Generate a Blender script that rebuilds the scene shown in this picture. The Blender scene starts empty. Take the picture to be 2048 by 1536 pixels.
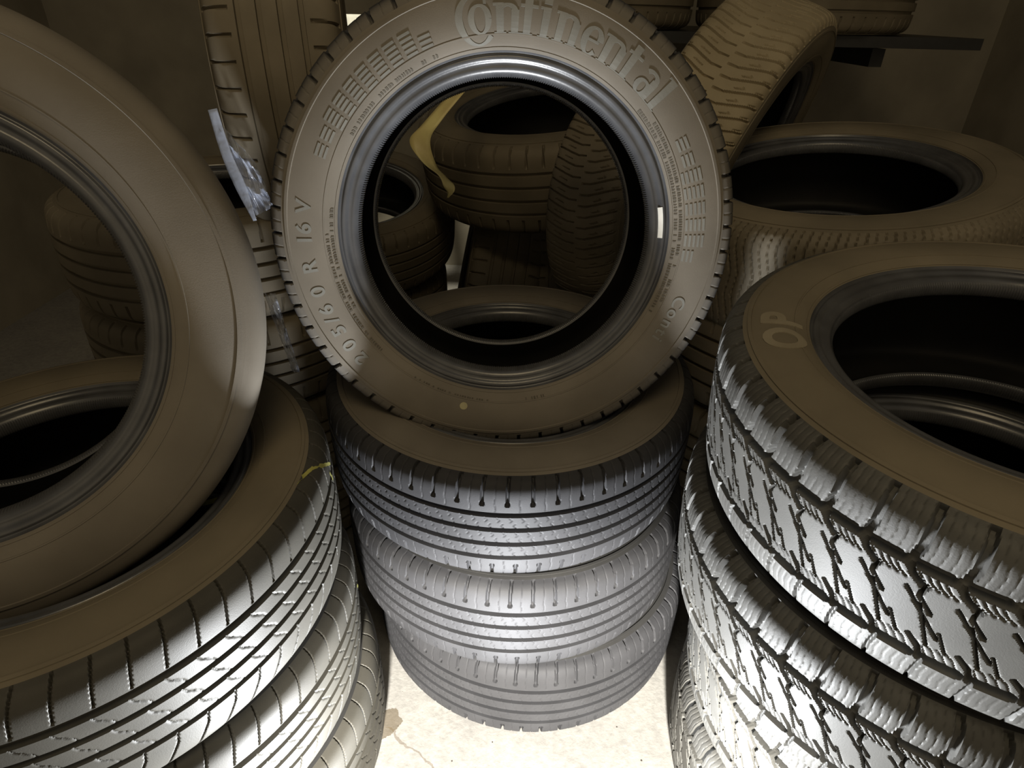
import bpy, bmesh, math
import numpy as np
from mathutils import Matrix, Vector

S = bpy.context.scene
COL = S.collection
PI = math.pi

# ------------------------------------------------------------------ camera, world, lights, exposure
def add_camera():
    D, H, p, rho, f = .9872, 1.1737, .5384, .0246, 1252.6
    fw = Vector((0, math.cos(p), -math.sin(p)))
    r0 = Vector((1, 0, 0)); u0 = r0.cross(fw)
    r = math.cos(rho) * r0 + math.sin(rho) * u0
    u = -math.sin(rho) * r0 + math.cos(rho) * u0
    cd = bpy.data.cameras.new('camera')
    cd.sensor_fit = 'HORIZONTAL'; cd.sensor_width = 36.0
    cd.lens = 36.0 * f / 2048.0
    cd.clip_start = .02
    co = bpy.data.objects.new('camera', cd); COL.objects.link(co)
    m = Matrix((r, u, -fw)).transposed().to_4x4()
    m.translation = Vector((0, -D, H))
    co.matrix_world = m
    S.camera = co
add_camera()

S.view_settings.view_transform = 'Standard'
S.view_settings.look = 'None'
S.view_settings.gamma = 1
S.view_settings.use_curve_mapping = False
S.view_settings.exposure = 0.0

W = bpy.data.worlds.new('world'); S.world = W
W.use_nodes = True
W.node_tree.nodes['Background'].inputs[0].default_value = (1, .82, .56, 1)
W.node_tree.nodes['Background'].inputs[1].default_value = .32

def area(name, loc, target, size, power, colour, shape='DISK', size_y=None):
    ld = bpy.data.lights.new(name, 'AREA'); ld.shape = shape; ld.size = size
    if size_y: ld.size_y = size_y
    ld.energy = power; ld.color = colour
    o = bpy.data.objects.new(name, ld); COL.objects.link(o)
    o.location = loc
    o.rotation_euler = (Vector(target) - Vector(loc)).to_track_quat('-Z', 'Y').to_euler()
    return o
# bright cool glow off the sunlit patch of floor in front of the stack, just below the frame
area('floor_glow', (0.0, -.62, .03), (0, -1.1, 1.0), .10, 37.0, (.93, .96, 1.0))
# daylight shaft that falls low across the floor before the stacks
sd = bpy.data.lights.new('daylight_shaft', 'SPOT'); sd.energy = 950; sd.spot_size = math.radians(33); sd.spot_blend = .62
sd.shadow_soft_size = .06; sd.color = (1.0, .96, .88)
so = bpy.data.objects.new('daylight_shaft', sd); COL.objects.link(so)
so.location = (0, -2.0, .9)
so.rotation_euler = (Vector((.05, -.30, 0)) - so.location).to_track_quat('-Z', 'Y').to_euler()
# dim warm lamp under the ceiling
area('ceiling_lamp', (0, -1.25, 2.45), (0, .3, .6), .7, 6.6, (1.0, .79, .47))

# spot added to brighten the white board and the foot of the back wall
rd = bpy.data.lights.new('rear_fill_spot', 'SPOT'); rd.energy = 85; rd.spot_size = math.radians(27); rd.spot_blend = .3
rd.shadow_soft_size = .04; rd.color = (1.0, .93, .74)
ro = bpy.data.objects.new('rear_fill_spot', rd); COL.objects.link(ro)
ro.location = (-.52, 1.3, 1.9)
ro.rotation_euler = (Vector((-.45, 1.95, .0)) - ro.location).to_track_quat('-Z', 'Y').to_euler()

# ------------------------------------------------------------------ materials
def nt(m):
    m.use_nodes = True
    t = m.node_tree
    return t, t.nodes, t.links, t.nodes['Principled BSDF']

def rubber(name, c1, c2, rough, spec=.5, nscale=14.0, bump=.12, fine=700.0, shoulder=None):
    m = bpy.data.materials.new(name); t, N, L, b = nt(m)
    tc = N.new('ShaderNodeTexCoord')
    n1 = N.new('ShaderNodeTexNoise'); n1.inputs['Scale'].default_value = nscale; n1.inputs['Detail'].default_value = 6
    L.new(tc.outputs['Object'], n1.inputs['Vector'])
    cr = N.new('ShaderNodeValToRGB')
    cr.color_ramp.elements[0].position = .32; cr.color_ramp.elements[0].color = (*c1, 1)
    cr.color_ramp.elements[1].position = .72; cr.color_ramp.elements[1].color = (*c2, 1)
    L.new(n1.outputs['Fac'], cr.inputs['Fac']); L.new(cr.outputs['Color'], b.inputs['Base Color'])
    if shoulder:      # the unworn shoulder outside the contact patch keeps the sidewall's colour
        sx = N.new('ShaderNodeSeparateXYZ'); L.new(tc.outputs['Object'], sx.inputs[0])
        ab = N.new('ShaderNodeMath'); ab.operation = 'ABSOLUTE'; L.new(sx.outputs['Z'], ab.inputs[0])
        mr = N.new('ShaderNodeMapRange'); mr.inputs['From Min'].default_value = shoulder[1]; mr.inputs['From Max'].default_value = shoulder[1] + .012
        L.new(ab.outputs[0], mr.inputs['Value'])
        mx = N.new('ShaderNodeMix'); mx.data_type = 'RGBA'; L.new(mr.outputs['Result'], mx.inputs[0])
        L.new(cr.outputs['Color'], mx.inputs[6]); mx.inputs[7].default_value = (*shoulder[0], 1)
        L.new(mx.outputs[2], b.inputs['Base Color'])
    b.inputs['Roughness'].default_value = rough
    b.inputs['Specular IOR Level'].default_value = spec
    n2 = N.new('ShaderNodeTexNoise'); n2.inputs['Scale'].default_value = fine; n2.inputs['Detail'].default_value = 3
    L.new(tc.outputs['Object'], n2.inputs['Vector'])
    bp = N.new('ShaderNodeBump'); bp.inputs['Strength'].default_value = bump; bp.inputs['Distance'].default_value = .001
    L.new(n2.outputs['Fac'], bp.inputs['Height']); L.new(bp.outputs['Normal'], b.inputs['Normal'])
    return m

def plain(name, c, rough=.6, metal=0.0, nscale=30, var=.15, spec=.5):
    return rubber_like(name, c, rough, metal, nscale, var, spec)
def rubber_like(name, c, rough, metal, nscale, var, spec):
    m = bpy.data.materials.new(name); t, N, L, b = nt(m)
    tc = N.new('ShaderNodeTexCoord')
    n1 = N.new('ShaderNodeTexNoise'); n1.inputs['Scale'].default_value = nscale; n1.inputs['Detail'].default_value = 5
    L.new(tc.outputs['Object'], n1.inputs['Vector'])
    cr = N.new('ShaderNodeValToRGB')
    cr.color_ramp.elements[0].position = .3; cr.color_ramp.elements[0].color = (*[x * (1 - var) for x in c], 1)
    cr.color_ramp.elements[1].position = .7; cr.color_ramp.elements[1].color = (*[min(1, x * (1 + var)) for x in c], 1)
    L.new(n1.outputs['Fac'], cr.inputs['Fac']); L.new(cr.outputs['Color'], b.inputs['Base Color'])
    b.inputs['Roughness'].default_value = rough; b.inputs['Metallic'].default_value = metal
    b.inputs['Specular IOR Level'].default_value = spec
    return m

M = {}
M['tread'] = rubber('tread_rubber', (.036, .036, .0385), (.050, .050, .0535), .62, .16)
M['tread_shoulder'] = rubber('clean_tread_rubber', (.039, .039, .0415), (.053, .053, .0565), .64, .14, shoulder=((.16, .146, .124), .084))
M['tread_worn'] = rubber('worn_tread_rubber', (.054, .051, .042), (.078, .073, .061), .56, .3)
M['tread_winter'] = rubber('winter_tread_rubber', (.075, .073, .067), (.112, .110, .101), .58, .3)
M['tread_pale'] = rubber('pale_dusty_tread_rubber', (.32, .265, .17), (.44, .37, .245), .7, .25, 9)
M['tread_dusty'] = rubber('dusty_tread_rubber', (.15, .127, .088), (.23, .195, .138), .68, .3, 9)
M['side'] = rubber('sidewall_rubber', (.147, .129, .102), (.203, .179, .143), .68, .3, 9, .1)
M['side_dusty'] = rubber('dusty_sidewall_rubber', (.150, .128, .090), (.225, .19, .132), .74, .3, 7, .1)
M['side_gap_shade'] = rubber('gap_shade_sidewall_rubber', (.026, .0255, .025), (.040, .039, .037), .62, .25, 9, .1)  # shade of the gaps between stacked tyres put into the sidewall colour
M['letter'] = rubber('raised_letter_rubber', (.175, .172, .152), (.23, .226, .20), .6, .4, 30, .1)
M['letter_dusty'] = rubber('dusty_letter_rubber', (.25, .215, .15), (.32, .28, .20), .7, .3, 30, .1)
M['bead'] = rubber('bead_rubber', (.060, .061, .065), (.095, .097, .102), .30, .7, 25, .08, 300)
M['liner'] = rubber('liner_rubber', (.010, .010, .010), (.018, .017, .016), .6, .3)
M['tick'] = rubber('pressed_tick_rubber', (.085, .074, .056), (.12, .106, .082), .7, .3, 30, .1)
M['white'] = plain('white_paint', (.85, .84, .78), .5)
M['yellow_dot'] = plain('yellow_paint_dot', (.42, .38, .22), .6)
M['chalk'] = plain('yellow_chalk', (.42, .40, .10), .8, var=.4)
M['tape'] = plain('yellow_ribbon', (.92, .76, .33), .45, nscale=18, var=.18)
M['steel'] = plain('dark_rack_steel', (.03, .03, .03), .5)
M['board'] = plain('white_board', (.80, .80, .74), .5)
M['card'] = plain('cardboard', (.45, .36, .22), .8)

def floor_mat():
    m = bpy.data.materials.new('concrete'); t, N, L, b = nt(m)
    tc = N.new('ShaderNodeTexCoord')
    def noise(sc, det, ro=.6):
        n = N.new('ShaderNodeTexNoise'); n.inputs['Scale'].default_value = sc; n.inputs['Detail'].default_value = det
        n.inputs['Roughness'].default_value = ro; L.new(tc.outputs['Object'], n.inputs['Vector']); return n
    def ramp(src, p0, c0, p1, c1):
        r = N.new('ShaderNodeValToRGB'); e = r.color_ramp.elements
        e[0].position = p0; e[0].color = (*c0, 1); e[1].position = p1; e[1].color = (*c1, 1)
        L.new(src, r.inputs['Fac']); return r
    def mix(mode, fac, a, bb):
        x = N.new('ShaderNodeMix'); x.data_type = 'RGBA'; x.blend_type = mode
        if isinstance(fac, float): x.inputs[0].default_value = fac
        else: L.new(fac, x.inputs[0])
        L.new(a, x.inputs[6])
        if isinstance(bb, tuple): x.inputs[7].default_value = (*bb, 1)
        else: L.new(bb, x.inputs[7])
        return x.outputs[2]
    base = ramp(noise(5, 8).outputs['Fac'], .3, (.30, .29, .275), .7, (.42, .405, .37))
    fine = ramp(noise(60, 6, .7).outputs['Fac'], .35, (.72, .72, .72), .6, (1, 1, 1))
    c = mix('MULTIPLY', .8, base.outputs['Color'], fine.outputs['Color'])
    # dark grit specks
    vo = N.new('ShaderNodeTexVoronoi'); vo.inputs['Scale'].default_value = 55; L.new(tc.outputs['Object'], vo.inputs['Vector'])
    gm = N.new('ShaderNodeMath'); gm.operation = 'LESS_THAN'; gm.inputs[1].default_value = .10; L.new(vo.outputs['Distance'], gm.inputs[0])
    sel = N.new('ShaderNodeMath'); sel.operation = 'GREATER_THAN'; sel.inputs[1].default_value = .8
    sx = N.new('ShaderNodeSeparateColor'); L.new(vo.outputs['Color'], sx.inputs[0]); L.new(sx.outputs[0], sel.inputs[0])
    g2 = N.new('ShaderNodeMath'); g2.operation = 'MULTIPLY'; L.new(gm.outputs[0], g2.inputs[0]); L.new(sel.outputs[0], g2.inputs[1])
    c = mix('MIX', g2.outputs[0], c, (.06, .05, .04))
    # hairline crack running towards the viewer and a brown stain at the foot of the left stack
    sp = N.new('ShaderNodeSeparateXYZ'); L.new(tc.outputs['Object'], sp.inputs[0])
    wob = noise(22, 4)
    def math_(op, a, bb):
        x = N.new('ShaderNodeMath'); x.operation = op
        for i, v in enumerate((a, bb)):
            if isinstance(v, (int, float)): x.inputs[i].default_value = v
            else: L.new(v, x.inputs[i])
        return x.outputs[0]
    # line x = X0 + k (y - Y0)
    lx = math_('ADD', math_('MULTIPLY', math_('SUBTRACT', sp.outputs['Y'], CR[1]), CR[2]), CR[0])
    dx = math_('ABSOLUTE', math_('SUBTRACT', math_('SUBTRACT', sp.outputs['X'], lx), math_('MULTIPLY', math_('SUBTRACT', wob.outputs['Fac'], .5), .05)), 0)
    crack = math_('MULTIPLY', math_('LESS_THAN', dx, .0035), math_('LESS_THAN', sp.outputs['Y'], CR[1] + .02))
    c = mix('MIX', math_('MULTIPLY', crack, .55), c, (.12, .09, .06))
    vd = N.new('ShaderNodeVectorMath'); vd.operation = 'DISTANCE'; L.new(tc.outputs['Object'], vd.inputs[0]); vd.inputs[1].default_value = (*ST, 0)
    stn = math_('LESS_THAN', math_('ADD', vd.outputs['Value'], math_('MULTIPLY', math_('SUBTRACT', wob.outputs['Fac'], .5), .04)), .028)
    c = mix('MIX', math_('MULTIPLY', stn, .7), c, (.10, .07, .03))
    L.new(c, b.inputs['Base Color'])
    b.inputs['Roughness'].default_value = .7
    bp = N.new('ShaderNodeBump'); bp.inputs['Strength'].default_value = .32; bp.inputs['Distance'].default_value = .003
    L.new(noise(90, 5).outputs['Fac'], bp.inputs['Height']); L.new(bp.outputs['Normal'], b.inputs['Normal'])
    return m
CR = (-.198, -.323, -1.43)
ST = (-.221, -.296)
M['floor'] = floor_mat()
M['wall'] = plain('painted_wall', (.32, .29, .23), .8, nscale=4, var=.2)
M['ceil'] = plain('ceiling_paint', (.25, .24, .22), .9, nscale=4)

def film_mat():
    m = bpy.data.materials.new('clear_plastic_film'); t, N, L, b = nt(m)
    b.inputs['Base Color'].default_value = (.55, .60, .72, 1)
    b.inputs['Roughness'].default_value = .12
    b.inputs['Specular IOR Level'].default_value = .9
    b.inputs['Alpha'].default_value = .55
    tc = N.new('ShaderNodeTexCoord')
    n = N.new('ShaderNodeTexNoise'); n.inputs['Scale'].default_value = 35; n.inputs['Detail'].default_value = 3
    L.new(tc.outputs['Object'], n.inputs['Vector'])
    bp = N.new('ShaderNodeBump'); bp.inputs['Strength'].default_value = .6; bp.inputs['Distance'].default_value = .01
    L.new(n.outputs['Fac'], bp.inputs['Height']); L.new(bp.outputs['Normal'], b.inputs['Normal'])
    return m
M['film'] = film_mat()

# ------------------------------------------------------------------ mesh helpers
def np_mesh(name, V, F, mat, angle=35.0):
    """V (n,3), F (m,4) quads"""
    me = bpy.data.meshes.new(name)
    V = np.ascontiguousarray(V, np.float32); F = np.ascontiguousarray(F, np.int32)
    me.vertices.add(len(V)); me.vertices.foreach_set('co', V.ravel())
    me.loops.add(F.size); me.loops.foreach_set('vertex_index', F.ravel())
    me.polygons.add(len(F)); me.polygons.foreach_set('loop_start', np.arange(0, F.size, F.shape[1], dtype=np.int32))
    me.update(calc_edges=True)
    me.polygons.foreach_set('use_smooth', np.ones(len(F), bool))
    me.set_sharp_from_angle(angle=math.radians(angle))
    me.materials.append(mat)
    me.validate()
    return me

def obj(name, me, parent=None):
    o = bpy.data.objects.new(name, me); COL.objects.link(o)
    if parent: o.parent = parent
    return o

def tag(o, label=None, cat=None, group=None, kind=None):
    if label: o['label'] = label
    if cat: o['category'] = cat
    if group: o['group'] = group
    if kind: o['kind'] = kind
    return o

def box_bm(bm, c, s, rot=None):
    r = bmesh.ops.create_cube(bm, size=1.0)
    m = Matrix.Translation(c) @ (rot.to_4x4() if rot else Matrix()) @ Matrix.Diagonal((*s, 1))
    bmesh.ops.transform(bm, matrix=m, verts=r['verts'])
    return r['verts']

def bm_obj(name, bm, mat, parent=None, smooth=False):
    me = bpy.data.meshes.new(name); bm.to_mesh(me); bm.free()
    me.materials.append(mat)
    if smooth:
        me.polygons.foreach_set('use_smooth', np.ones(len(me.polygons), bool))
    return obj(name, me, parent)

# ------------------------------------------------------------------ tyre profile (a 205/60 R16, other sizes are scaled)
def crom(P, n):
    P = np.array(P, float); out = []
    Q = np.vstack([2 * P[0] - P[1], P, 2 * P[-1] - P[-2]])
    for i in range(1, len(Q) - 2):
        t = np.linspace(0, 1, n, endpoint=False)[:, None]
        a, b, c, d = Q[i - 1], Q[i], Q[i + 1], Q[i + 2]
        out.append(.5 * (2 * b + (c - a) * t + (2 * a - 5 * b + 4 * c - d) * t ** 2 + (3 * b - a - 3 * c + d) * t ** 3))
    out.append(P[-1:]); return np.vstack(out)

TREAD_HALF = crom([(0, .326), (.03, .3258), (.06, .3247), (.078, .3222), (.0885, .3175), (.0945, .311), (.0985, .302)], 12)
SIDE = crom([(.0985, .302), (.1015, .292), (.1038, .277), (.1045, .262), (.1030, .248), (.0985, .236), (.0935, .2285)], 8)
BEAD = crom([(.0935, .2285), (.0905, .2270), (.0893, .2252), (.0912, .2225), (.0905, .2190), (.0872, .2155), (.0864, .2125),
             (.0866, .2090), (.0838, .2048), (.0775, .2010), (.0700, .1996), (.0640, .2012), (.0620, .2060)], 4)
LINER = crom([(.062, .206), (.0745, .222), (.087, .240), (.0935, .262), (.092, .285), (.085, .302), (.068, .3085), (.034, .3125), (0, .3135)], 5)
def side_steps(P, rings):
    P = P.copy()
    n = np.gradient(P, axis=0); n = np.stack([-n[:, 1], n[:, 0]], 1); n /= np.linalg.norm(n, axis=1)[:, None]
    n *= np.sign(n[:, :1] + 1e-9)
    for r0, r1, h in rings:
        k = (P[:, 1] > r0) & (P[:, 1] < r1)
        P[k] += n[k] * h
    return P
SIDE_D = crom(SIDE[::4], 22)
SIDE_D = side_steps(SIDE_D, [(.2930, .2970, .0016), (.2445, .2465, .0008), (.2300, .2322, .0008)])

def revolve(P, n, flip=False, mod=None):
    th = np.arange(n) * (2 * PI / n)
    a, r = P[:, 0], P[:, 1]
    rr = np.broadcast_to(r, (n, len(r))).copy(); aa = np.broadcast_to(a, (n, len(a))).copy()
    if mod is not None: rr, aa = mod(rr, aa)
    V = np.stack([rr * np.cos(th)[:, None], rr * np.sin(th)[:, None], aa], -1)
    m = len(a)
    i = np.arange(n)[:, None]; j = np.arange(m - 1)[None]
    i2 = (i + 1) % n
    F = np.stack([i * m + j, i2 * m + j, i2 * m + j + 1, i * m + j + 1], -1).reshape(-1, 4)
    if flip: F = F[:, ::-1]
    return V.reshape(-1, 3), F

# full tread curve parametrised by signed arc length (positive = +z side)
_full = np.vstack([TREAD_HALF[::-1] * [1, 1], TREAD_HALF[1:] * [-1, 1]])[::-1]   # a ascending
_sl = np.concatenate([[0], np.cumsum(np.linalg.norm(np.diff(_full, axis=0), axis=1))]); _sl -= _sl[-1] / 2
SMAX = _sl[-1]
def tread_at(s):
    a = np.interp(s, _sl, _full[:, 0]); r = np.interp(s, _sl, _full[:, 1])
    e = 1e-3
    da = np.interp(np.minimum(s + e, SMAX), _sl, _full[:, 0]) - np.interp(np.maximum(s - e, -SMAX), _sl, _full[:, 0])
    dr = np.interp(np.minimum(s + e, SMAX), _sl, _full[:, 1]) - np.interp(np.maximum(s - e, -SMAX), _sl, _full[:, 1])
    l = np.hypot(da, dr)
    return a, r, -dr / l, da / l      # a, r, normal (na, nr)

def tread_mesh(name, N, C, circ, segs, mat, ds=.0013):
    """circ: (s, width, depth) running grooves; segs: (t0,s0,t1,s1,width,depth) in pitch units / metres"""
    PL = 2 * PI * .322 / N
    rows = list(np.arange(-SMAX, SMAX, ds)) + [SMAX]
    lines = list(circ) + [(g[1], g[4], g[5]) for g in segs if abs(g[1] - g[3]) < 1e-6 and abs(g[0] - g[2]) > .35]
    for s, w, d in lines:
        lo, hi = s - w / 2, s + w / 2
        rows = [x for x in rows if not (abs(x - lo) < .0009 or abs(x - hi) < .0009)]
        rows += [lo - .0003, lo + .0005, hi - .0005, hi + .0003]
    rows = np.array(sorted(rows))
    t = (np.arange(C) + .5) / C
    T, Sg = np.meshgrid(t, rows, indexing='ij')
    h = np.zeros_like(T)
    for s, w, d in circ:
        h = np.maximum(h, d * np.clip((w / 2 + .0002 - np.abs(Sg - s)) / .0006, 0, 1))
    for t0, s0, t1, s1, w, d in segs:
        x0, x1 = t0 * PL, t1 * PL
        L2 = (x1 - x0) ** 2 + (s1 - s0) ** 2
        for k in (-3, -2, -1, 0, 1, 2, 3):
            X = (T + k) * PL
            u = np.clip(((X - x0) * (x1 - x0) + (Sg - s0) * (s1 - s0)) / L2, 0, 1)
            dist = np.hypot(X - x0 - u * (x1 - x0), Sg - s0 - u * (s1 - s0))
            h = np.maximum(h, d * np.clip((w / 2 + .0006 - dist) / .0012, 0, 1))
    a, r, na, nr = tread_at(rows)
    fade = np.clip((SMAX - np.abs(rows)) / .0015, 0, 1)
    h = h * fade
    A = a[None] - h * na[None]; R = r[None] - h * nr[None]
    A = np.tile(A, (N, 1)); R = np.tile(R, (N, 1))
    n = N * C; m = len(rows)
    th = (np.arange(n) + .5) * 2 * PI / n
    V = np.stack([R * np.cos(th)[:, None], R * np.sin(th)[:, None], A], -1).reshape(-1, 3)
    i = np.arange(n)[:, None]; j = np.arange(m - 1)[None]; i2 = (i + 1) % n
    F = np.stack([i * m + j, i2 * m + j, i2 * m + j + 1, i * m + j + 1], -1).reshape(-1, 4)
    return np_mesh(name, V, F, mat, 40)

def mirror(segs, flip_t=True, dt=0.0):
    return [((-g[0] if flip_t else g[0]) + dt, -g[1], (-g[2] if flip_t else g[2]) + dt, -g[3], g[4], g[5]) for g in segs]
def poly(pts, w, d):
    return [(*pts[i], *pts[i + 1], w, d) for i in range(len(pts) - 1)]

def eco_tread():
    circ = [(s, .0088, .0095) for s in (-.0443, -.0148, .0148, .0443)]
    sh = poly([(.50, .0635), (.50, .082), (.53, .098), (.58, .118)], .0042, .006) + [(.49, .0630, .50, .0650, .0062, .006)]
    sh += poly([(.0, .051), (.03, .058), (-.03, .067), (.0, .075), (.03, .098), (.08, .112)], .0010, .0010)
    segs = sh + mirror(sh, True, .4)
    for k, (c, dt) in enumerate(((.0296, .1), (0, .35), (-.0296, .6))):
        for q in (0, .5):
            segs += poly([(q + dt, c + .0095), (q + dt + .10, c + .0050), (q + dt + .02, c + .0015)], .0012, .0011)
            segs += poly([(q + dt + .25, c - .0095), (q + dt + .16, c - .0050), (q + dt + .23, c - .0015)], .0012, .0011)
    return tread_mesh('eco_tread', 57, 30, circ, segs, M['tread'])

def summer_tread():
    circ = [(.049, .0105, .0065), (.020, .0080, .0065), (-.009, .0080, .0065), (-.0375, .0080, .0065)]
    up = poly([(.2, .057), (.32, .075), (.50, .095), (.66, .118)], .0015, .004)
    lo = poly([(.7, -.0415), (.62, -.055), (.30, -.074), (.0, -.094), (-.10, -.118)], .0014, .003)
    segs = up + lo
    for c, dt in ((.0345, .0), (.0055, .3), (-.0235, .6)):
        segs += poly([(dt, c + .0105), (dt + .10, c + .004), (dt + .30, c - .001)], .0012, .0016)
        segs += poly([(dt + .5, c - .0105), (dt + .42, c - .005), (dt + .25, c - .001)], .0011, .0012)
    return tread_mesh('summer_tread', 64, 26, circ, segs, M['tread_worn'])

def winter_tread():
    segs = [(.0, .0495, .86, .0495, .0100, .0100), (.0, -.0475, .70, -.0475, .0098, .0100)]
    segs += poly([(.08, .0495), (.18, .068), (.20, .090), (.12, .118)], .0062, .0085)
    segs += poly([(.05, -.0475), (-.05, -.068), (-.08, -.090), (.0, -.118)], .0030, .004)
    for q in (.38, .58, .78, .98):
        segs += poly([(q, .0565), (q + .06, .070), (q + .03, .080), (q + .08, .092), (q + .03, .108)], .0010, .0009)
        segs += poly([(q - .2, -.0560), (q - .26, -.068), (q - .23, -.078), (q - .28, -.088)], .0010, .0006)
    # lateral grooves of the centre blocks, bent like a Z, with slanting slits between them
    segs += poly([(.02, .0495), (.24, .038), (.52, .030)], .0048, .008)
    segs += poly([(.52, .030), (.48, .020), (.80, .006)], .0030, .008)
    segs += poly([(.20, .024), (.62, .004), (1.10, -.018)], .0022, .007)
    segs += poly([(.55, .012), (.80, -.012), (.98, -.030)], .0018, .006)
    segs += poly([(.95, -.0475), (.85, -.036), (.60, -.026)], .0036, .008)
    segs += poly([(.10, -.010), (.35, -.030)], .0016, .005)
    for k in range(5):
        q = .16 + .17 * k
        segs += poly([(q, .0435), (q + .12, .037), (q + .30, .0325)], .0011, .0022)
    for k in range(4):
        q = .05 + .2 * k
        segs += poly([(q, -.0410), (q - .10, -.034), (q - .26, -.029)], .0011, .0016)
    return tread_mesh('winter_tread', 55, 32, [], segs, M['tread_winter'])

def chevron_tread():
    segs = poly([(.0, -.006), (.02, -.026), (-.22, -.048), (-.72, -.085), (-1.0, -.118)], .0030, .006)
    segs += poly([(.5, .004), (.48, .024), (.22, .046), (-.30, .085), (-.6, .118)], .0030, .006)
    segs += poly([(.40, -.040), (.15, -.062)], .0016, .004) + poly([(.05, -.086), (-.10, -.100)], .0016, .004)
    segs += poly([(.95, .040), (.70, .060)], .0016, .004) + poly([(.55, .082), (.35, .098)], .0016, .004)
    segs += poly([(.62, .056), (.80, .0575)], .0014, .003) + poly([(.12, -.058), (.30, -.0595)], .0014, .003)
    return tread_mesh('chevron_tread', 80, 17, [], segs, M['tread_pale'], .0022)

def plain_tread():
    return tread_mesh('plain_tread', 56, 8, [(s, .0080, .007) for s in (-.045, -.015, .015, .045)], [], M['side'], .004)

def chevron_dark_tread():
    me = tread_of('chevron').copy(); me.name = 'chevron_dark_tread'
    me.materials[0] = M['tread_dusty']; return me

def siped_tread():
    segs = []
    for q in (0, .33, .66):
        segs += poly([(q, -.118), (q + .25, -.07), (q + .05, -.02), (q + .25, .02), (q, .07), (q + .25, .118)], .0022 if q == 0 else .0013, .005)
    return tread_mesh('siped_tread', 52, 18, [], segs, M['tread_dusty'], .0026)

def touring_tread():
    circ = [(s, .0080, .007) for s in (-.045, -.015, .015, .045)]
    sh = poly([(.5, .060), (.53, .085), (.58, .118)], .0032, .006)
    segs = sh + mirror(sh, True, .5)
    return tread_mesh('touring_tread', 56, 16, circ, segs, M['tread_dusty'], .003)

def eco_clean_tread():
    me = tread_of('eco').copy(); me.name = 'eco_clean_tread'
    me.materials[0] = M['tread_shoulder']; return me

TREADS = {}
def tread_of(kind):
    if kind not in TREADS:
        TREADS[kind] = dict(eco=eco_tread, eco_clean=eco_clean_tread, summer=summer_tread, winter=winter_tread, chevron=chevron_tread, chevron_dark=chevron_dark_tread, plain=plain_tread, siped=siped_tread, touring=touring_tread)[kind]()
    return TREADS[kind]

def ring_mesh(name, P, n, mat, side, mod=None, angle=30):
    V, F = revolve(P, n, False, mod)
    if side < 0:
        V = V * [1, 1, -1]; F = F[:, ::-1]
    return np_mesh(name, V, F, mat, angle)

def teeth(rr, aa):
    n = rr.shape[0]
    k = ((np.arange(n) // 2) % 2)[:, None] * .0010
    w = ((rr < .2030) & (aa < .080)).astype(float)
    return rr + k * w, aa
RINGS = {}
def rings(style):
    if style not in RINGS:
        sm = {'dusty': M['side_dusty'], 'gap_shade': M['side_gap_shade']}.get(style, M['side'])
        d = {}
        for s in (1, -1):
            d[s] = (ring_mesh('sidewall', SIDE_D[::-1], 300, sm, s), ring_mesh('bead', BEAD[::-1], 1680, M['bead'], s, teeth, 50))
        Lf = np.vstack([LINER, LINER[::-1][1:] * [-1, 1]])[::-1]
        V, F = revolve(Lf, 200, True)
        d[0] = np_mesh('inner_liner', V, F[:, ::-1], M['liner'])
        RINGS[style] = d
    return RINGS[style]

def axes(n, xref=(1, 0, 0)):
    n = Vector(n).normalized(); x = Vector(xref); x = (x - x.dot(n) * n).normalized()
    return Matrix((x, n.cross(x), n)).transposed()

def tyre(label, loc, n, kind='touring', scale=1.0, style='side', spin=0.0, group=None, xref=(1, 0, 0)):
    """an Empty at the tyre's hub point with tread, two sidewalls, two beads and the inner liner as its parts"""
    e = bpy.data.objects.new('tyre', None); COL.objects.link(e); e.empty_display_size = .1
    e.matrix_world = Matrix.Translation(loc) @ (axes(n, xref) @ Matrix.Rotation(spin, 3, 'Z')).to_4x4() @ Matrix.Diagonal((scale,) * 3 + (1,))
    tag(e, label, 'tyre', group)
    obj('tread', tread_of(kind), e)
    R = rings(style)
    w = {}
    for s in (1, -1):
        w[s] = obj('sidewall', R[s][0], e); obj('bead', R[s][1], e)
    obj('inner_liner', R[0], e)
    return e, w[1]

# ------------------------------------------------------------------ raised marks on a sidewall (+z side of the tyre)
_o = np.argsort(np.concatenate([SIDE[:, 1], BEAD[1:20, 1]]))
_rr = np.concatenate([SIDE[:, 1], BEAD[1:20, 1]])[_o]; _aa = np.concatenate([SIDE[:, 0], BEAD[1:20, 0]])[_o]
def wall_map(x, y, z, phi0, r0):
    """x clockwise arc length (at r0), y outwards, z height above the wall"""
    r = r0 + y; ph = phi0 - x / r0
    a = np.interp(r, _rr, _aa); e = .002
    da = np.interp(r + e, _rr, _aa) - np.interp(r - e, _rr, _aa)
    l = np.hypot(da, 2 * e); na, nr = 2 * e / l, -da / l
    R = r + nr * z
    return np.stack([R * np.cos(ph), R * np.sin(ph), a + na * z], -1)

def subdivide(bm, maxlen):
    for _ in range(6):
        es = [e for e in bm.edges if e.calc_length() > maxlen]
        if not es: break
        bmesh.ops.subdivide_edges(bm, edges=es, cuts=1)
        bmesh.ops.triangulate(bm, faces=[f for f in bm.faces if len(f.verts) > 4])

def wall_from_bm(name, bm, mat, parent, phi0, r0):
    subdivide(bm, .007)
    co = np.array([v.co[:] for v in bm.verts])
    V = wall_map(co[:, 0], co[:, 1], co[:, 2], phi0, r0)
    for v, c in zip(bm.verts, V): v.co = c
    return bm_obj(name, bm, mat, parent)

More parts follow.
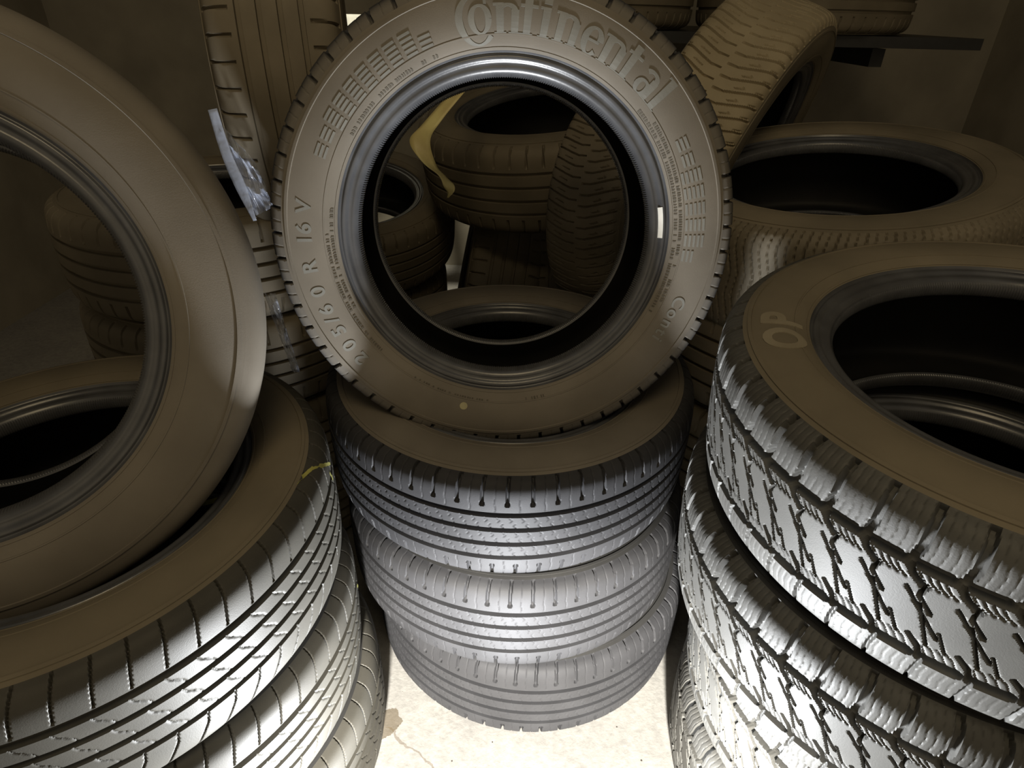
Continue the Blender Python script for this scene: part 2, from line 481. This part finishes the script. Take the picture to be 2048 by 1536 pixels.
def text_bm(s, size, depth, sx=1.0, bold=0.0, spacing=1.0):
    cu = bpy.data.curves.new('t', 'FONT'); cu.body = s; cu.size = size; cu.extrude = depth / 2; cu.offset = bold
    cu.space_character = spacing; cu.resolution_u = 5
    ob = bpy.data.objects.new('t', cu); COL.objects.link(ob)
    dg = bpy.context.evaluated_depsgraph_get()
    me = bpy.data.meshes.new_from_object(ob.evaluated_get(dg))
    bpy.data.objects.remove(ob); bpy.data.curves.remove(cu)
    bm = bmesh.new(); bm.from_mesh(me); bpy.data.meshes.remove(me)
    for v in bm.verts: v.co.x *= sx
    return bm

def slab(bm, poly2, z0, z1):
    """extruded polygon"""
    a = [bm.verts.new((x, y, z1)) for x, y in poly2]; b = [bm.verts.new((x, y, z0)) for x, y in poly2]
    n = len(a)
    bm.faces.new(a); bm.faces.new(b[::-1])
    for i in range(n): bm.faces.new((b[i], b[(i + 1) % n], a[(i + 1) % n], a[i]))

def stroke(bm, pts, ws, z0, z1):
    P = np.array(pts, float); ws = np.broadcast_to(ws, len(P))
    T = np.gradient(P, axis=0); T /= np.linalg.norm(T, axis=1)[:, None]; Nn = np.stack([-T[:, 1], T[:, 0]], 1)
    A = P + Nn * np.array(ws)[:, None] / 2; B = P - Nn * np.array(ws)[:, None] / 2
    for i in range(len(P) - 1):
        q = [A[i], B[i], B[i + 1], A[i + 1]]
        slab(bm, q, z0, z1)

def serif_word(h, z0, z1):
    """the big serif maker's word on the sidewall: tall C hooked round the o, then condensed serif letters"""
    bm = bmesh.new(); W_ = h * .26
    def stem(x, y0, y1, w=None, top=True, bot=True):
        w = w or W_
        slab(bm, [(x - w / 2, y0), (x + w / 2, y0), (x + w / 2, y1), (x - w / 2, y1)], z0, z1)
        if bot: slab(bm, [(x - w * .85, y0), (x + w * .85, y0), (x + w * .85, y0 + h * .06), (x - w * .85, y0 + h * .06)], z0, z1)
        if top: slab(bm, [(x - w * .85, y1 - h * .08), (x + w * .3, y1 - h * .08), (x + w * .3, y1), (x - w * .85, y1)], z0, z1)
    def arc(cx, cy, rx, ry, d0, d1, wthin, wthick, n=22):
        t = np.radians(np.linspace(d0, d1, n))
        w = wthin + (wthick - wthin) * np.abs(np.cos(t)) ** 1.5
        stroke(bm, np.stack([cx + rx * np.cos(t), cy + ry * np.sin(t)], 1), w, z0, z1)
    x = 0.0
    arc(x + h * .62, h * .50, h * .62, h * .80, 62, 318, h * .07, h * .26, 36)            # C
    stem(x + h * .93, h * .98, h * 1.26, h * .10, False, False)
    arc(x + h * .72, h * .50, h * .30, h * .46, 0, 360, h * .07, h * .22, 34)             # o
    x = h * 1.42
    def n_(x):
        stem(x, 0, h); stem(x + h * .52, 0, h * .78, None, False)
        arc(x + h * .26, h * .70, h * .26, h * .24, 0, 180, h * .10, h * .2, 14); return x + h * .96
    def t_(x):
        stem(x, 0, h * 1.28, None, False); slab(bm, [(x - h * .26, h * .90), (x + h * .32, h * .90), (x + h * .32, h), (x - h * .26, h)], z0, z1); return x + h * .62
    def i_(x):
        stem(x, 0, h); slab(bm, [(x - W_ / 2, h * 1.1), (x + W_ / 2, h * 1.1), (x + W_ / 2, h * 1.3), (x - W_ / 2, h * 1.3)], z0, z1); return x + h * .55
    def e_(x):
        arc(x + h * .24, h * .48, h * .28, h * .46, 10, 318, h * .07, h * .24, 28)
        slab(bm, [(x - h * .02, h * .46), (x + h * .50, h * .46), (x + h * .50, h * .54), (x - h * .02, h * .54)], z0, z1); return x + h * .84
    def a_(x):
        arc(x + h * .20, h * .28, h * .22, h * .25, 0, 360, h * .07, h * .2, 20)
        stem(x + h * .50, 0, h * .76, None, False); arc(x + h * .27, h * .74, h * .24, h * .22, 0, 150, h * .1, h * .2, 12); return x + h * .95
    def l_(x):
        stem(x, 0, h * 1.35); return x + h * .5
    for f in (n_, t_, i_, n_, e_, n_, t_, a_, l_): x = f(x)
    return bm, x

# ------------------------------------------------------------------ room
def slab_obj(name, lo, hi, mat):
    bm = bmesh.new(); lo = Vector(lo); hi = Vector(hi)
    box_bm(bm, (lo + hi) / 2, hi - lo)
    o = bm_obj(name, bm, mat); o['kind'] = 'structure'; return o
slab_obj('floor', (-2.2, -3.0, -.1), (2.2, 2.3, 0), M['floor'])
slab_obj('wall_back', (-2.2, 2.2, 0), (2.2, 2.3, 2.7), M['wall'])
slab_obj('wall_left', (-2.2, -3.0, 0), (-2.1, 2.2, 2.7), M['wall'])
slab_obj('wall_right', (2.1, -3.0, 0), (2.2, 2.2, 2.7), M['wall'])
slab_obj('ceiling', (-2.2, -3.0, 2.7), (2.2, 2.3, 2.8), M['ceil'])

# ------------------------------------------------------------------ middle stack and the tyre standing on it
G = 'ribbed tyres lying in the middle stack'
tyre('black ribbed tyre lying on top of the middle stack, carrying the upright lettered tyre', (-.003, 0, .541), (0, -.065, 1), 'eco', 1, 'side', .03, G)
tyre('black ribbed tyre lying in the middle of the centre stack of three', (.011, -.003, .3125), (0, 0, 1), 'eco', 1, 'gap_shade', .01, G)
tyre('black ribbed tyre lying on the bare concrete at the bottom of the centre stack', (.047, .003, .1035), (0, 0, 1), 'eco', 1, 'gap_shade', .05, G)

el, az = .1717, .0506
nB = (math.sin(az) * math.cos(el), -math.cos(az) * math.cos(el), math.sin(el))
B, bw = tyre('upright black tyre with big raised maker lettering, leaning back on the middle stack', (-.019, -.0475, .889), nB, 'eco_clean', 1, 'side', 0, None)
RAD = math.radians
bm, wlen = serif_word(.033, -.0004, .0007)
wall_from_bm('raised_lettering', bm, M['letter'], bw, RAD(103.5), .2455)
# size marking, clockwise up the left side
for ch, ang in (('2', 220.5), ('0', 215.3), ('5', 210.0), ('/', 206.3), ('6', 202.8), ('0', 197.0), ('R', 189.3), ('1', 181.8), ('6', 178.6), ('V', 172.5)):
    bm = text_bm(ch, .028, .0014, 1.0, .0006)
    xs = [v.co.x for v in bm.verts]; cx = (min(xs) + max(xs)) / 2
    for v in bm.verts: v.co.x -= cx
    wall_from_bm('raised_character', bm, M['letter'], bw, RAD(ang), .2620)
for ch, ang in (('C', -19.5), ('o', -23.4), ('n', -27.0), ('t', -29.9), ('i', -32.2)):
    bm = text_bm(ch, .025, .0014, 1.0, .0004)
    xs = [v.co.x for v in bm.verts]; cx = (min(xs) + max(xs)) / 2
    for v in bm.verts: v.co.x -= cx
    wall_from_bm('raised_character', bm, M['letter'], bw, RAD(ang), .2570)

def bars(a0, a1, flipped):
    bm = bmesh.new(); r0 = .2480; step = .0205
    n = int(RAD(abs(a1 - a0)) * r0 / step)
    for i in range(n):
        u = (i + .5) / n
        rows = 5 if .2 < u < .92 else 3
        sh = .0 if .2 < u else .006
        for k in range(rows):
            y = sh + k * .0058
            x = i * step
            slab(bm, [(x, y), (x + .0150, y), (x + .0150, y + .0030), (x, y + .0030)], -.0004, .0007)
    return wall_from_bm('raised_bars', bm, M['letter'], bw, RAD(max(a0, a1)), r0)
bars(30, -12, False)
bars(158, 109, True)
# fine raised ticks in two rows beside the bead
rng = np.random.default_rng(4)
def ticks(a0, a1, r0, h, gap=.0):
    bm = bmesh.new(); L = RAD(a0 - a1) * r0; x = 0
    while x < L:
        w = rng.uniform(.0012, .003)
        if rng.random() > .22:
            slab(bm, [(x, 0), (x + w, 0), (x + w, h * rng.uniform(.6, 1)), (x, h)], -.0004, .0005)
        x += w + rng.uniform(.001, .0022)
    return wall_from_bm('fine_raised_ticks', bm, M['tick'], bw, RAD(a0), r0)
for a0, a1, r0 in ((44, -26, .2335), (38, -22, .2395), (206, 172, .2335), (223, 180, .2395), (-95, -122, .2420), (-74, -82, .2400), (148, 112, .2345)):
    ticks(a0, a1, r0, .0042)
bm = bmesh.new(); t = np.linspace(0, 2 * PI, 21)[:-1]
slab(bm, [(.0058 * math.cos(q), .0058 * math.sin(q)) for q in t], -.0003, .0005)
o = wall_from_bm('paint_dot', bm, M['yellow_dot'], B, RAD(-103.1), .2570); o['label'] = 'small pale yellow paint dot'
bm = bmesh.new(); slab(bm, [(0, 0), (.041, 0), (.041, .0062), (0, .0062)], -.0003, .0007)
o = wall_from_bm('paint_mark', bm, M['white'], B, RAD(11.2), .2140); o['label'] = 'short bright white paint stripe on the bead'

# ------------------------------------------------------------------ left stack
G = 'worn summer tyres lying in the left stack'
L1, l1w = tyre('worn grooved tyre lying on top of the left stack, yellow chalk on its shoulder', (-.590, -.353, .537), (-.004, -.032, 1), 'summer', 1.048, 'dusty', 0, G)
L2, l2w = tyre('worn grooved tyre in the middle of the left stack, yellow chalk line down its tread', (-.581, -.351, .322), (.02, .017, 1), 'summer', 1.048, 'gap_shade', .04, G)
tyre('worn grooved tyre lying on the floor at the bottom of the left stack', (-.559, -.348, .1100), (-.012, -.004, 1), 'summer', 1.048, 'gap_shade', .02, G)
tyre('smooth grey sidewalled tyre standing upright in the hole of the left stack', (-.651, -.348, .854), (.389, -.855, .342), 'plain', 1.056, 'side')

# chalk on the tread of the two upper tyres: thin smears lying on the rubber
def tread_patch(parent, name, a0, a1, s0, s1, lift=.0006, n=14, jag=.3, seed=0):
    g = np.random.default_rng(seed); u = np.linspace(0, 1, n)
    ang = RAD(a0) + (RAD(a1) - RAD(a0)) * u; s = s0 + (s1 - s0) * u
    w = .0022 * (1 + jag * g.standard_normal(n)); V = []
    d = np.array([(RAD(a1) - RAD(a0)) * .325, s1 - s0]); d /= np.linalg.norm(d); pn = np.array([-d[1], d[0]])
    for i in range(n):
        for sg in (-1, 1):
            aa = ang[i] + sg * w[i] * pn[0] / .325; ss = s[i] + sg * w[i] * pn[1]
            a, r, na, nr = tread_at(np.array([ss]))
            a, r = a[0] + na[0] * lift, r[0] + nr[0] * lift
            V.append((r * math.cos(aa), r * math.sin(aa), a))
    F = [(2 * i, 2 * i + 1, 2 * i + 3, 2 * i + 2) for i in range(n - 1)]
    o = obj(name, np_mesh(name, np.array(V), np.array(F), M['chalk']), parent); o['label'] = 'yellow chalk mark'; return o

# ------------------------------------------------------------------ right stack of winter tyres
G = 'winter tyres lying in the right stack'
R1, r1w = tyre('blocky winter tyre topping the right stack, raised letters on its brown sidewall', (.5982, -.3651, .7598), (-.0795, -.0602, 1), 'winter', 1.06, 'dusty', 0, G)
tyre('blocky winter tyre second from the top of the right stack, under the lettered one', (.5953, -.3544, .5412), (-.0766, -.0533, 1), 'winter', 1.06, 'gap_shade', .06, G)
tyre('blocky winter tyre third from the top of the right stack, beside the ribbed stack foot', (.6425, -.3699, .330), (-.0267, -.0299, 1), 'winter', 1.06, 'gap_shade', .11, G)
tyre('blocky winter tyre lying on the floor at the bottom of the right stack', (.645, -.375, .1108), (0, 0, 1), 'winter', 1.06, 'gap_shade', .02, G)
for ch, ang in (('O', 171.0), ('P', 161.0)):
    bm = text_bm(ch, .060, .0018, .85, .0022)
    xs = [v.co.x for v in bm.verts]; cx = (min(xs) + max(xs)) / 2
    for v in bm.verts: v.co.x -= cx
    wall_from_bm('raised_character', bm, M['letter_dusty'], r1w, RAD(ang), .2400)

# ------------------------------------------------------------------ pile behind: right
G = 'tyres stacked behind the right stack'
for k, z in enumerate((.116, .346, .576)):
    tyre(['dusty tyre on the floor at the bottom of the rear right stack', 'dusty tyre second from the floor in the rear right stack',
          'dusty tyre glimpsed between the middle and right stacks, under the open bead tyre'][k],
         (.665, .345, z), (0, 0, 1), 'touring', 1.10, 'dusty', .2 * k, G)
tyre('dark tyre lying tilted on the rear right stack, its open bead ring showing', (.6435, .324, .812), (-.133, -.085, 1), 'siped', 1.09, 'dusty', 0, G)
tyre('dusty zigzag treaded tyre leaning at the top right of the pile', (.518, .711, .889), (.789, -.532, -.308), 'chevron', 1.05, 'dusty', 0, None, (0, 0, 1))
tyre('dusty chevron treaded tyre wedged upright behind the lettered tyre, right side of its hole', (.29, .51, .78), (.80, -.60, .05), 'chevron_dark', .86, 'dusty', 0, None, (0, 0, 1))

# pile behind: middle
tyre('dark ribbed tyre lying tilted with its black hole showing through the upright tyre', (.09, .90, .85), (-.13, -.15, 1), 'touring', 1.12, 'dusty', 0)
tyre('dark tyre standing on the floor under the tilted tyre, seen low through the hole', (-.072, .95, .352), (1, .05, -.20), 'touring', 1.05, 'dusty', 0, None, (0, 0, 1))
tyre('dark tyre standing on the floor right of the pale floor gap behind the hole', (.165, .97, .345), (1, -.05, .02), 'touring', 1.05, 'dusty', 0, None, (0, 0, 1))

# pile behind: left
G = 'tyres stacked at the rear left'
for k, z in enumerate((.103, .308)):
    tyre(['dusty tyre on the floor at the bottom of the stack behind the hole, left', 'dusty tyre second from the floor in the stack behind the hole, left'][k],
         (-.56, 1.1, z), (0, 0, 1), 'touring', .98, 'dusty', .2 * k, G)
tyre('dusty brown tyre lying tilted on its stack, seen through the left of the hole', (-.545, 1.06, .575), (.06, -.22, 1), 'touring', 1.05, 'dusty', 0, G)
G = 'tyres stacked behind the left stack'
for k, z in enumerate((.105, .315, .525, .735)):
    tyre(['dusty tyre on the floor of the stack behind the left stack', 'dusty tyre second from the floor of the stack behind the left stack',
          'dusty tyre third from the floor of the stack behind the left stack', 'dusty brown tyre topping the stack behind the left stack, under the standing grooved tyre'][k],
         (-.66, .41, z), (0, 0, 1), 'touring', 1.0, 'dusty', .3 * k, G)
tyre('dusty tyre standing upright at the top left with straight vertical grooves', (-.447, .41, 1.06), (.974, .225, .02), 'touring', 1.02, 'dusty', 0, None, (0, 0, 1))

# shelf at the back carrying two more tyres
rk = bpy.data.objects.new('wall_shelf', None); COL.objects.link(rk); rk.location = (.60, 2.2, 1.09)
tag(rk, 'dark steel shelf on the back wall under the two tyres at the top', 'shelf')
bm = bmesh.new(); box_bm(bm, Vector((0, -.56, .025)), (1.5, 1.06, .03)); bm_obj('shelf_plate', bm, M['steel'], rk)
for x in (-.5, .5):
    bm = bmesh.new(); box_bm(bm, Vector((x, -.5, -.02)), (.04, 1.0, .05)); bm_obj('bracket', bm, M['steel'], rk)
G = 'tyres lying on the rear shelf'
tyre('dark tyre lying on the rear shelf, its edge showing above the upright tyre shoulder', (.22, 1.38, 1.235), (0, 0, 1), 'touring', 1.0, 'dusty', 0, G)
tyre('dusty tyre lying on the rear shelf at the top right corner of the photo', (.90, 1.38, 1.235), (0, 0, 1), 'touring', 1.0, 'dusty', .1, G)

# white board behind the gap at the top left
bm = bmesh.new(); box_bm(bm, Vector((0, 0, 0)), (.5, .03, .12))
o = bm_obj('shelf_board', bm, M['board']); o.location = (-.62, 1.60, 1.088)
for x in (-.2, .2):
    bm = bmesh.new(); box_bm(bm, Vector((x, .3075, -.03)), (.03, .585, .03)); bm_obj('arm', bm, M['board'], o)
tag(o, 'white board edge glimpsed beyond the upright tyre at the top left', 'board')

# ------------------------------------------------------------------ yellow ribbon and clear film
def ribbon(name, mat, pts, sides, widths, n=60, parent=None):
    P = crom(pts, n // (len(pts) - 1)); Q = crom(sides, n // (len(pts) - 1)); w = crom([(x, 0) for x in widths], n // (len(pts) - 1))[:, 0]
    Q /= np.linalg.norm(Q, axis=1)[:, None]
    m = 5; V = []
    for i in range(len(P)):
        for k in range(m):
            V.append(P[i] + Q[i] * w[i] * (k / (m - 1) - .5))
    F = [(i * m + k, i * m + k + 1, (i + 1) * m + k + 1, (i + 1) * m + k) for i in range(len(P) - 1) for k in range(m - 1)]
    o = obj(name, np_mesh(name, np.array(V), np.array(F), mat, 60), parent)
    md = o.modifiers.new('thickness', 'SOLIDIFY'); md.thickness = .0008
    return o
o = ribbon('ribbon', M['tape'], [(.05, 1.10, 1.085), (-.04, .62, 1.12), (-.113, .40, 1.041), (-.170, .345, .980), (-.196, .335, .945), (-.178, .32, .905), (-.150, .30, .885), (-.132, .285, .862), (-.138, .285, .846)],
           [(1, -.5, .3), (1, -.4, .3), (1, -.2, .3), (1, -.2, .25), (1, -.1, .0), (1, .6, -.4), (.5, .9, -.2), (.7, -.3, .2), (.4, -.6, .2)],
           [.036, .036, .040, .042, .042, .034, .022, .020, .008])
tag(o, 'twisted yellow ribbon hanging behind the hole of the upright lettered tyre', 'ribbon')

def sheet(name, P00, P10, P01, P11, nu, nv, amp, seed, parent=None):
    g = np.random.default_rng(seed)
    P00, P10, P01, P11 = (np.array(p, float) for p in (P00, P10, P01, P11))
    u, v = np.meshgrid(np.linspace(0, 1, nu), np.linspace(0, 1, nv), indexing='ij')
    X = (1 - u)[..., None] * ((1 - v)[..., None] * P00 + v[..., None] * P01) + u[..., None] * ((1 - v)[..., None] * P10 + v[..., None] * P11)
    d = np.zeros_like(u)
    for _ in range(9):
        a = g.uniform(0, PI); f = g.uniform(1.5, 6); ph = g.uniform(0, 6.3)
        d += np.abs(np.sin(PI * f * (u * math.cos(a) + v * math.sin(a)) + ph)) / f
    nrm = np.cross(P10 - P00, P01 - P00); nrm /= np.linalg.norm(nrm)
    X = X + nrm * (d[..., None] - d.mean()) * amp
    idx = np.arange(nu * nv).reshape(nu, nv)
    F = np.stack([idx[:-1, :-1], idx[1:, :-1], idx[1:, 1:], idx[:-1, 1:]], -1).reshape(-1, 4)
    o = obj(name, np_mesh(name, X.reshape(-1, 3), F, M['film'], 25), parent)
    return o
fl = sheet('plastic_film', (-.455, .010, 1.03), (-.405, .012, .965), (-.412, -.005, .885), (-.388, .015, .895), 26, 40, .022, 3)
tag(fl, 'crumpled clear plastic film hanging over the tyres at the left edge', 'plastic film')
ed = ribbon('folded_edge', M['film'], [(-.447, -.002, 1.04), (-.438, -.006, .98), (-.424, -.01, .93), (-.408, -.02, .882)],
            [(1, 0, .2), (1, 0, .2), (1, -.1, .2), (1, -.2, .2)], [.014, .016, .018, .006], 30, fl)
f2 = sheet('plastic_film', (-.402, -.055, .775), (-.385, -.05, .775), (-.352, -.12, .668), (-.342, -.115, .665), 12, 40, .02, 8)
tag(f2, 'narrow strip of clear plastic film hanging low between the left and middle stacks', 'plastic film')

# chalk smears
tread_patch(L1, 'chalk_mark', -4, 6, .118, .098, seed=1)
tread_patch(L1, 'chalk_mark', 5, 14, .100, .062, seed=2)
tread_patch(L1, 'chalk_mark', 10.5, 12.5, .062, .040, seed=3)
tread_patch(L2, 'chalk_mark', 10, 22, .040, -.030, seed=4)
